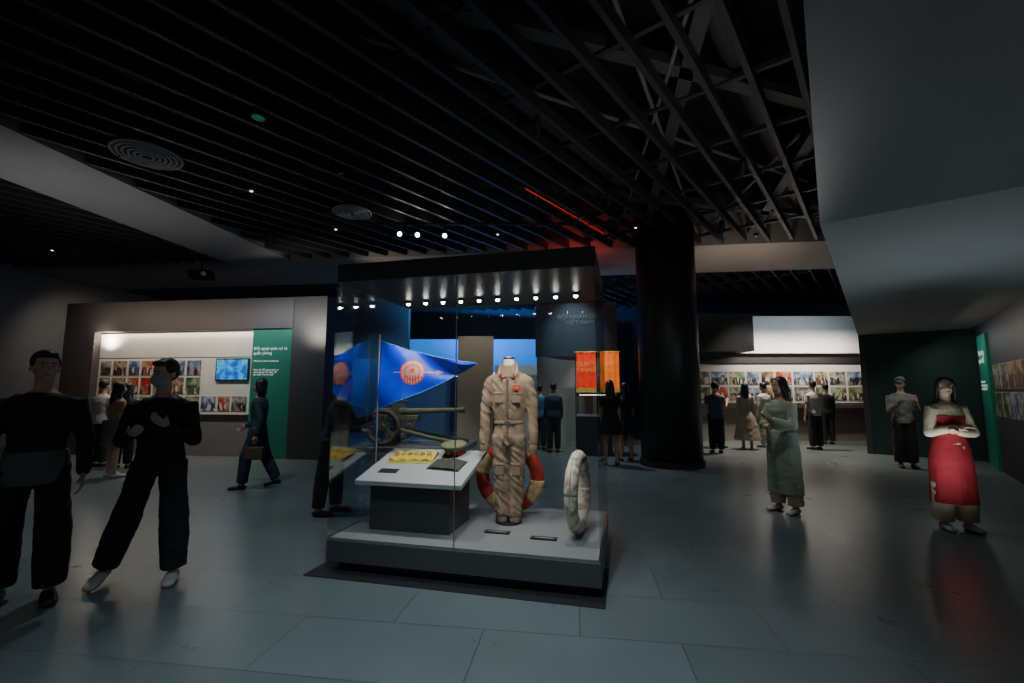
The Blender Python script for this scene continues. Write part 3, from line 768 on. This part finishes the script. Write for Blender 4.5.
    kid(h,'hair',hairm,vox,3,.002,30)
    if cap:
        c=MB(); c.ell(hp(0,.02,.07),(.086,.10,.07),HR); c.tube([hp(0,-.06,.065),hp(0,-.13,.055)],[(.06,.008),(.045,.006)],side=(1,0,0)); kid(c,'cap',cap,vox*.9,2)
    t=MB(); g=.017
    tr=[(-.08,.150,.112)]+tors[1:]
    t.rings([ring(sp(h_),a+g*(1 if h_<.45 else .8),b+g) for h_,a,b in tr[:-1]]+[ring(sp(.505),.068,.066)])
    for i in range(2):
        e=el[i]; f=(wr[i]-e)
        if sleeve<=0: continue
        s0=sh[i]-V((1 if i==0 else -1)*.05,0,0)
        if sleeve>=.7:
            t.tube([s0,sh[i],(sh[i]+e)/2,e],[.064,.066,.060,.054])
            k_=.93 if sleeve>=1 else .4
            t.tube([e,e+f*.5*k_,e+f*k_],[.053,.050,.042])
        else: t.tube([s0,sh[i],sh[i]*.35+e*.65],[.066,.066,.062],round_cap=False)
    if hood: t.tube([sp(.47,.07)+V(-.08,0,0),sp(.50,.10),sp(.47,.07)+V(.08,0,0)],[.035,.055,.035]); 
    legc=[(hips[0]+hips[1])/2,(kn[0]+kn[1])/2,(an[0]+an[1])/2]
    ba=.176 if pants else .152
    def sk(mb_,top_off=.10):
        hem_,fl=skirt; rs=[]
        spread=abs(kn[0].y-kn[1].y)/2; sa_=abs(an[0].y-an[1].y)/2
        zt=P.z+.10; n=26
        if top_off>.15:
            for hh_,a,b in reversed([x_ for x_ in tors if .1<x_[0]<=top_off]):
                rs.append([V((sp(hh_).x)+(a+g+.010)*math.cos(2*math.pi*j/n),sp(hh_).y+(b+g+.010)*math.sin(2*math.pi*j/n),sp(hh_).z) for j in range(n)])
            zt=P.z+.05
        for z in [zt-(zt-hem_)*k/7 for k in range(8)]:
            q=(zt-z)/(zt-hem_)
            if z>kn[0].z: w=min(1,max(0,(hips[0].z-z)/(hips[0].z-kn[0].z))); c=legc[0].lerp(legc[1],w); ex=spread*w
            else: w=(kn[0].z-z)/max(.01,kn[0].z-an[0].z); c=legc[1].lerp(legc[2],min(1,w)); ex=spread+(sa_-spread)*w
            a=ba+.028*min(1,q*4)+fl*q; b=.118+.028*min(1,q*4)+fl*q*.8+ex
            r_=[]
            for j in range(n):
                an_=2*math.pi*j/n; fold=1+.05*q*math.sin(an_*7+q)
                r_.append(V(c.x+a*fold*math.cos(an_),c.y+b*fold*math.sin(an_),z))
            rs.append(r_)
        mb_.rings(rs)
    if skirt and skirtmat is None: sk(t)
    kid(t,'dress' if (skirt and skirtmat is None) else 'shirt',top,vox,3,.005,9)
    if skirt and skirtmat is not None:
        k=MB(); sk(k,skirttop); kid(k,'skirt' if skirttop<.15 else 'tunic',skirtmat,vox,2,.003)
    if hem:
        k=MB(); k.rings([ring(sp(h_),a+g+.012,b+g+.012) for h_,a,b in ((-.13,.155,.112),(-.05,.155,.112),(.03,.150,.108),(.10,.138,.094))]); kid(k,'shirt_hem',hem,vox,2,.003)
    if pants:
        p=MB(); p.rings([ring(sp(h_),a+.012,b+.012) for h_,a,b in ((-.09,.148,.105),(0,.158,.112),(.06,.145,.103))])
        for i in range(2):
            h_,k,a=hips[i],kn[i],an[i]; d=(a-k).normalized()
            p.tube([h_+V(0,0,.03),h_,(h_+k)/2,k,k+d*.2,a-d*.02],[.095,.102,.092,.076*legw/1.1,.068*legw,.060*legw*pw_],round_cap=False)
        kid(p,'trousers',bottom,vox,3,.006,9)
    for i in range(2):
        m=MB(); a=an[i]; toe=ft[i]
        m.tube([V(a.x,a.y+.035,a.z-.045),a+V(0,-.02,-.04),(a+toe)/2+V(0,-.02,-.02),toe+V(0,-.012,0)],[(.038,.036),(.044,.040),(.050,.033),(.044,.026)],side=(1,0,0))
        kid(m,'shoe',shoe,vox,2)
    S4=Matrix.Scale(s,4)
    for o in [body]+kids: o.data.transform(S4)
    zmin=min(min(v.co.z for v in o.data.vertices) for o in kids[-2:])
    for o in [body]+kids: o.data.transform(Matrix.Translation((0,0,-zmin)))
    for o in kids: o.parent=body
    body.location=(loc[0],loc[1],0); body.rotation_euler=(0,0,R(yaw))
    body['label']=label; body['category']='person'
    return body,dict(wr=[v*s+V(0,0,-zmin) for v in wr],s=s)

blk=fab('black_cloth',(.012,.012,.014)); blk2=fab('black_denim',(.014,.015,.019)); char=fab('charcoal_cloth',(.018,.018,.021)); greyc=fab('grey_cotton',(.11,.11,.11))
whc=fab('white_cotton',(.42,.42,.42)); navy=fab('navy_cloth',(.015,.025,.055)); teal=fab('dark_teal_cloth',(.015,.045,.06)); tan=fab('tan_cloth',(.28,.17,.11)); beige=fab('beige_cloth',(.38,.32,.26))
mint=fab('mint_silk',(.27,.34,.26)); redd=fab('deep_red_silk',(.30,.010,.018)); cream=fab('cream_silk',(.50,.40,.27)); camo=M('patterned_jacket',(.22,.21,.18),.85,var=.9,scale=16); stripe=fab('striped_navy',(.08,.09,.13)); shoed=M('dark_shoe',(.02,.02,.02),.5); shoew=M('white_shoe',(.4,.4,.38),.5); maskm=M('mask_cloth',(.30,.33,.35),.8)
down=[((.10,0,-1),(.04,-.22,-1),(-1,0,0)),((-.10,0,-1),(-.04,-.22,-1),(1,0,0))]
crossed=[((.25,-.18,-1),(-.85,-.50,.05),(0,.6,1)),((-.25,-.18,-1),(.85,-.58,.28),(0,.6,-1))]
phone=[((.12,-.25,-1),(-.35,-.75,.55),(0,.7,.7)),((-.12,-.25,-1),(.35,-.75,.55),(0,.7,.7))]
stand2=[((.05,0,-1),(.02,.03,-1)),((-.05,0,-1),(-.02,.03,-1))]
stride=[((.03,-.32,-1),(0,-.08,-1)),((-.03,.24,-1),(0,.50,-1))]
F=.015
person((-3.50,3.42),40,1.77,'person in black jacket over grey shirt, arms lowered',char,blk,shoed,[((.25,0,-1),(.02,-.30,-1),(-1,0,0)),((-.25,.05,-1),(-.02,-.35,-1),(1,0,0))],legs=[((.10,-.14,-1),(.02,.02,-1)),((-.10,.12,-1),(0,.2,-1))],head=(15,0),vox=.010,hem=greyc,legw=1.45,shoulder=1.1)
person((-2.86,3.78),20,1.73,'person walking in black hoodie, loose trousers and mask',blk,blk2,shoew,[((.2,-.1,-1),(-.55,-.65,.5),(0,.6,.6)),((-.25,-.05,-1),(.5,-.75,.25),(0,.6,.6))],legs=[((.12,-.10,-1),(.03,.05,-1)),((-.26,.02,-1),(-.36,.20,-1))],mask=maskm,head=(-30,8),legw=1.45,hood=True,shoulder=1.08,vox=.009,lean=(0,-.06))
person((-6.95,8.1),150,1.62,'person with long dark hair, tan top and short skirt',tan,blk,shoew,[((.1,-.2,-1),(-.1,-.8,.3)),((-.12,0,-1),(-.03,-.2,-1))],legs=stand2,hair='long',female=True,sleeve=.5,skirt=(.58,.06),skirtmat=greyc,pants=False,vox=F)
person((-8.2,9.2),175,1.68,'person in pale grey shirt viewing the photographs',whc,blk,shoed,down,hair='short',vox=F,sleeve=.5)
person((-7.55,9.0),200,1.62,'person in dark blouse and trousers viewing the board',char,blk,shoed,down,hair='mid',female=True,vox=F,sleeve=.5)
w5,j5=person((-3.98,7.25),-80,1.68,'person walking in dark teal top carrying a handbag',teal,navy,shoed,[((.15,.30,-1),(.1,-.15,-1),(-1,0,0)),((-.15,-.15,-1),(-.05,-.7,-.4),(1,0,0))],legs=stride,hair='bob',female=True,vox=.013,legw=1.3)
person((-2.25,5.75),95,1.68,'person in dark clothes leaning toward the glass case',char,blk2,shoed,[((.15,-.5,-1),(-.05,-.9,.3),(0,0,-1)),((-.15,-.2,-1),(.1,-.8,-.1),(0,0,-1))],legs=[((.03,-.15,-1),(0,.0,-1)),((-.03,.12,-1),(0,.1,-1))],hair='short',lean=(0,-.25),vox=.012)
person((1.02,11.3),185,1.66,'person in navy jacket and dark trousers facing exhibits',navy,blk,shoed,down,vox=F)
person((.72,11.8),150,1.62,'person in blue shirt standing beside another visitor',fab('blue_shirt',(.04,.10,.22)),blk,shoed,down,vox=F,sleeve=.5)
person((2.02,9.45),175,1.68,'person with long hair in short black dress',blk,blk,shoed,down,legs=stand2,hair='long',female=True,sleeve=.4,skirt=(.62,.05),pants=False,vox=.013)
person((2.45,9.95),190,1.64,'person with long hair in dark navy dress',navy,blk,shoed,down,legs=stand2,hair='long',female=True,sleeve=.4,skirt=(.60,.04),pants=False,vox=.013)
person((4.95,11.2),170,1.68,'person in striped navy shirt and dark trousers',stripe,blk,shoed,phone,vox=F,sleeve=.5)
person((5.45,12.2),120,1.66,'person in grey shirt turning from the gallery board',greyc,blk,shoed,phone,vox=F,sleeve=.5)
person((6.05,11.9),160,1.66,'person in flowing beige dress with long hair',beige,cream,shoew,down,hair='long',female=True,skirt=(.25,.14),pants=False,vox=F)
person((6.75,12.3),200,1.68,'person in light shirt and beige trousers',whc,beige,shoew,down,vox=F)
person((7.75,11.8),185,1.72,'person in white shirt and dark trousers',whc,blk,shoed,down,vox=F,sleeve=.5)
person((7.75,13.1),170,1.64,'person in grey top looking at the board',greyc,blk,shoed,down,vox=F,hair='mid',female=True)
person((8.9,13.0),175,1.66,'person in dark shirt near the gallery board',char,blk,shoed,down,vox=F)
person((3.42,5.85),-65,1.64,'person in long mint dress with folded arms',mint,cream,shoew,[((.2,-.3,-1),(-.6,-.7,.35),(0,.6,.6)),((-.2,-.3,-1),(.6,-.7,.1),(0,.6,-.6))],legs=stand2,hair='long',female=True,skirt=(.24,.02),legw=1.5,vox=.010,head=(-15,8))
person((7.72,9.1),-25,1.72,'person in patterned grey jacket and cap',camo,char,shoed,phone,vox=.012,cap=fab('cap_grey',(.14,.14,.14)),legw=1.5,head=(-20,10),shoulder=1.1)
person((4.83,5.12),-12,1.62,'person in deep red tunic over cream blouse, arms crossed',cream,cream,shoew,crossed,legs=stand2,hair='mid',female=True,skirt=(.30,.02),skirtmat=redd,skirttop=.40,legw=1.6,vox=.009,head=(-15,-4))

Mx=Matrix.Translation(w5.location)@Matrix.Rotation(w5.rotation_euler.z,4,'Z')
hb=empty('handbag',Mx@(j5['wr'][0]+Vector((.03,0,-.36))),w5.rotation_euler.z,label='small brown handbag carried by a strap',category='bag')
MB().box(-.05,.05,-.13,.13,0,.19).obj('body',fab('bag_leather',(.08,.05,.035)),hb,bevel=.02)
mb=MB(); mb.tube([(0,-.1,.18),(0,-.06,.27),(0,0,.30),(0,.06,.27),(0,.1,.18)],[.008]*5,side=(1,0,0),n=8); mb.obj('strap',blk,hb,smooth=True)

# ---------------------------------------------------------------- lights
def spot(name,loc,aim,power,colr=(1,1,1),size=60,blend=.8,rad=.06):
    l=bpy.data.lights.new(name,'SPOT'); l.energy=power; l.color=colr; l.spot_size=R(size); l.spot_blend=blend; l.shadow_soft_size=rad
    o=bpy.data.objects.new(name,l); col.objects.link(o); o.location=loc
    o.rotation_euler=(Vector(aim)-Vector(loc)).to_track_quat('-Z','Y').to_euler(); return o
def area(name,loc,aim,power,sx,sy,colr=(1,1,1)):
    l=bpy.data.lights.new(name,'AREA'); l.shape='RECTANGLE'; l.energy=power; l.color=colr; l.size=sx; l.size_y=sy
    o=bpy.data.objects.new(name,l); col.objects.link(o); o.location=loc
    o.rotation_euler=(Vector(aim)-Vector(loc)).to_track_quat('-Z','Y').to_euler(); return o
cool=(.78,.94,1.0); warm=(1,.86,.70)
for x,y,e in ((.50,.25,34),(1.30,.25,50),(1.95,.3,44)):
    spot('case_light',C(x,y,ZT-.04),C(x,.85,1.0),e,(1,.95,.87),100,.7,.03)
spot('case_light_back',C(.45,.3,ZT-.04),C(.5,.7,1.6),30,(.85,.93,1),90,.7,.03)
spot('floor_wash',(-.3,1.2,CEIL-.2),(-.3,2.3,0),700,cool,72,1,.1)  # floor spots added as ambient fill, without fixtures of their own
spot('floor_wash',(-4.0,5.4,CEIL-.2),(-4.2,5.6,0),260,cool,95,1,.1)
spot('floor_wash',(2.6,7.0,CEIL-.2),(2.6,6.9,0),150,cool,90,1,.1)
spot('floor_wash',(-6.8,9.0,CEIL-.2),(-7.2,9.2,0),220,warm,90,1,.1)
spot('floor_wash',(6.6,12.0,CEIL-.2),(6.6,11.6,0),1300,warm,85,1,.1)
spot('floor_wash',(1.0,10.6,CEIL-.2),(1.0,10.6,0),380,cool,90,1,.1)
spot('person_key',(3.9,4.0,CEIL-.2),(4.75,5.1,1.1),160,warm,34,1,.08)
spot('person_key',(2.4,5.0,CEIL-.2),(3.4,5.85,1.0),120,warm,32,1,.08)
spot('person_key',(6.8,8.0,2.75),(7.8,9.1,.9),34,cool,55,1,.05)
area('board_wash',LWp(2.9,.10,2.895),LWp(2.9,.20,1.9),15,4.1,.05,warm)
area('board_fill',LWp(2.9,-1.0,3.4),LWp(2.9,.2,1.7),34,4.0,.1,warm)
area('panel_wash',LWp(5.5,-.9,3.4),LWp(5.5,.0,1.5),20,.9,.1,cool)
area('gallery_wash',(8.2,13.1,2.9),(8.2,14,1.7),130,5,.1,warm)
area('upper_wash',(8.8,12.6,3.0),(8.8,13.7,3.2),20,3.5,.1,cool)
area('side_wash',RW(3.2,.9,2.6),RW(3.2,0,1.3),12,3,.1,warm)
area('green_wash',RW(1.1,.7,2.6),RW(1.1,0,1.2),5,.8,.1,cool)
spot('banner_light',(2.1,10.8,4.2),(2.2,12.0,2.0),260,warm,40,.8,.05)
spot('titlewall_light',(1.2,10.9,4.5),(1.7,12.6,3.1),120,(.6,.8,1),50,.8,.05)
spot('partition_light',(-1.0,11.9,4.5),(-1.0,13.4,1.8),120,warm,60,.8,.05)
spot('partition_light',(.35,13.0,4.5),(.35,14.5,1.6),160,cool,60,.8,.05)
spot('gun_light',(-2.4,10.6,4.3),(-2.5,12.1,.5),360,(1,.95,.85),52,.8,.05)  # extra spot added to lift the gun out of the dark
spot('blue_light',(-1.5,14.8,2.0),(-1.0,15.6,4.8),2600,(.08,.38,1),140,1,.1)
spot('blue_light',(-4.0,13.6,4.6),(-4.2,14.6,1.5),400,(.15,.45,1),110,1,.1)
spot('red_light',(1.6,9.7,4.0),(1.5,10.6,4.8),45,(1,.06,.03),130,1,.05)
spot('bounce_up',H(-5.5,9.0,2.6),H(-5.5,11.5,4.8),170,warm,120,1,.2)
spot('bounce_up',H(-11,9.6,2.6),H(-11,11.8,4.8),140,warm,120,1,.2)
spot('bounce_up',H(-8.2,5.5,2.0),H(-7.8,6.6,4.8),110,(1,.97,.95),100,1,.2)
spot('bounce_up',(5.3,9.4,2.6),(5.3,11.0,4.8),140,warm,100,1,.2)
spot('bounce_up',(1.8,3.4,2.7),(2.2,5.5,4.8),40,(1,.97,.94),130,1,.2)  # added uplight without a source, brightens the ceiling services
spot('soffit_bounce',(4.4,4.6,.4),(4.4,5.0,2.85),75,cool,165,1,.4)
spot('bulkhead_wash',(1.2,.6,2.2),(3.4,3.2,3.9),28,cool,100,1,.2)
spot('left_wall_wash',H(-12.5,10.5,4.6),H(-14.9,12.5,2.2),90,warm,80,1,.1)

w=bpy.data.worlds.new('world'); MAIN.world=w; w.use_nodes=True
bg=w.node_tree.nodes['Background']; bg.inputs[0].default_value=(.64,.72,.78,1); bg.inputs[1].default_value=.14

cam=bpy.data.cameras.new('camera'); cam.lens=16; cam.sensor_width=36; cam.clip_start=.05
co=bpy.data.objects.new('camera',cam); col.objects.link(co); co.location=(0,0,1.5); co.rotation_euler=(R(96.14),0,0)
MAIN.camera=co
bpy.data.scenes.remove(TMP)
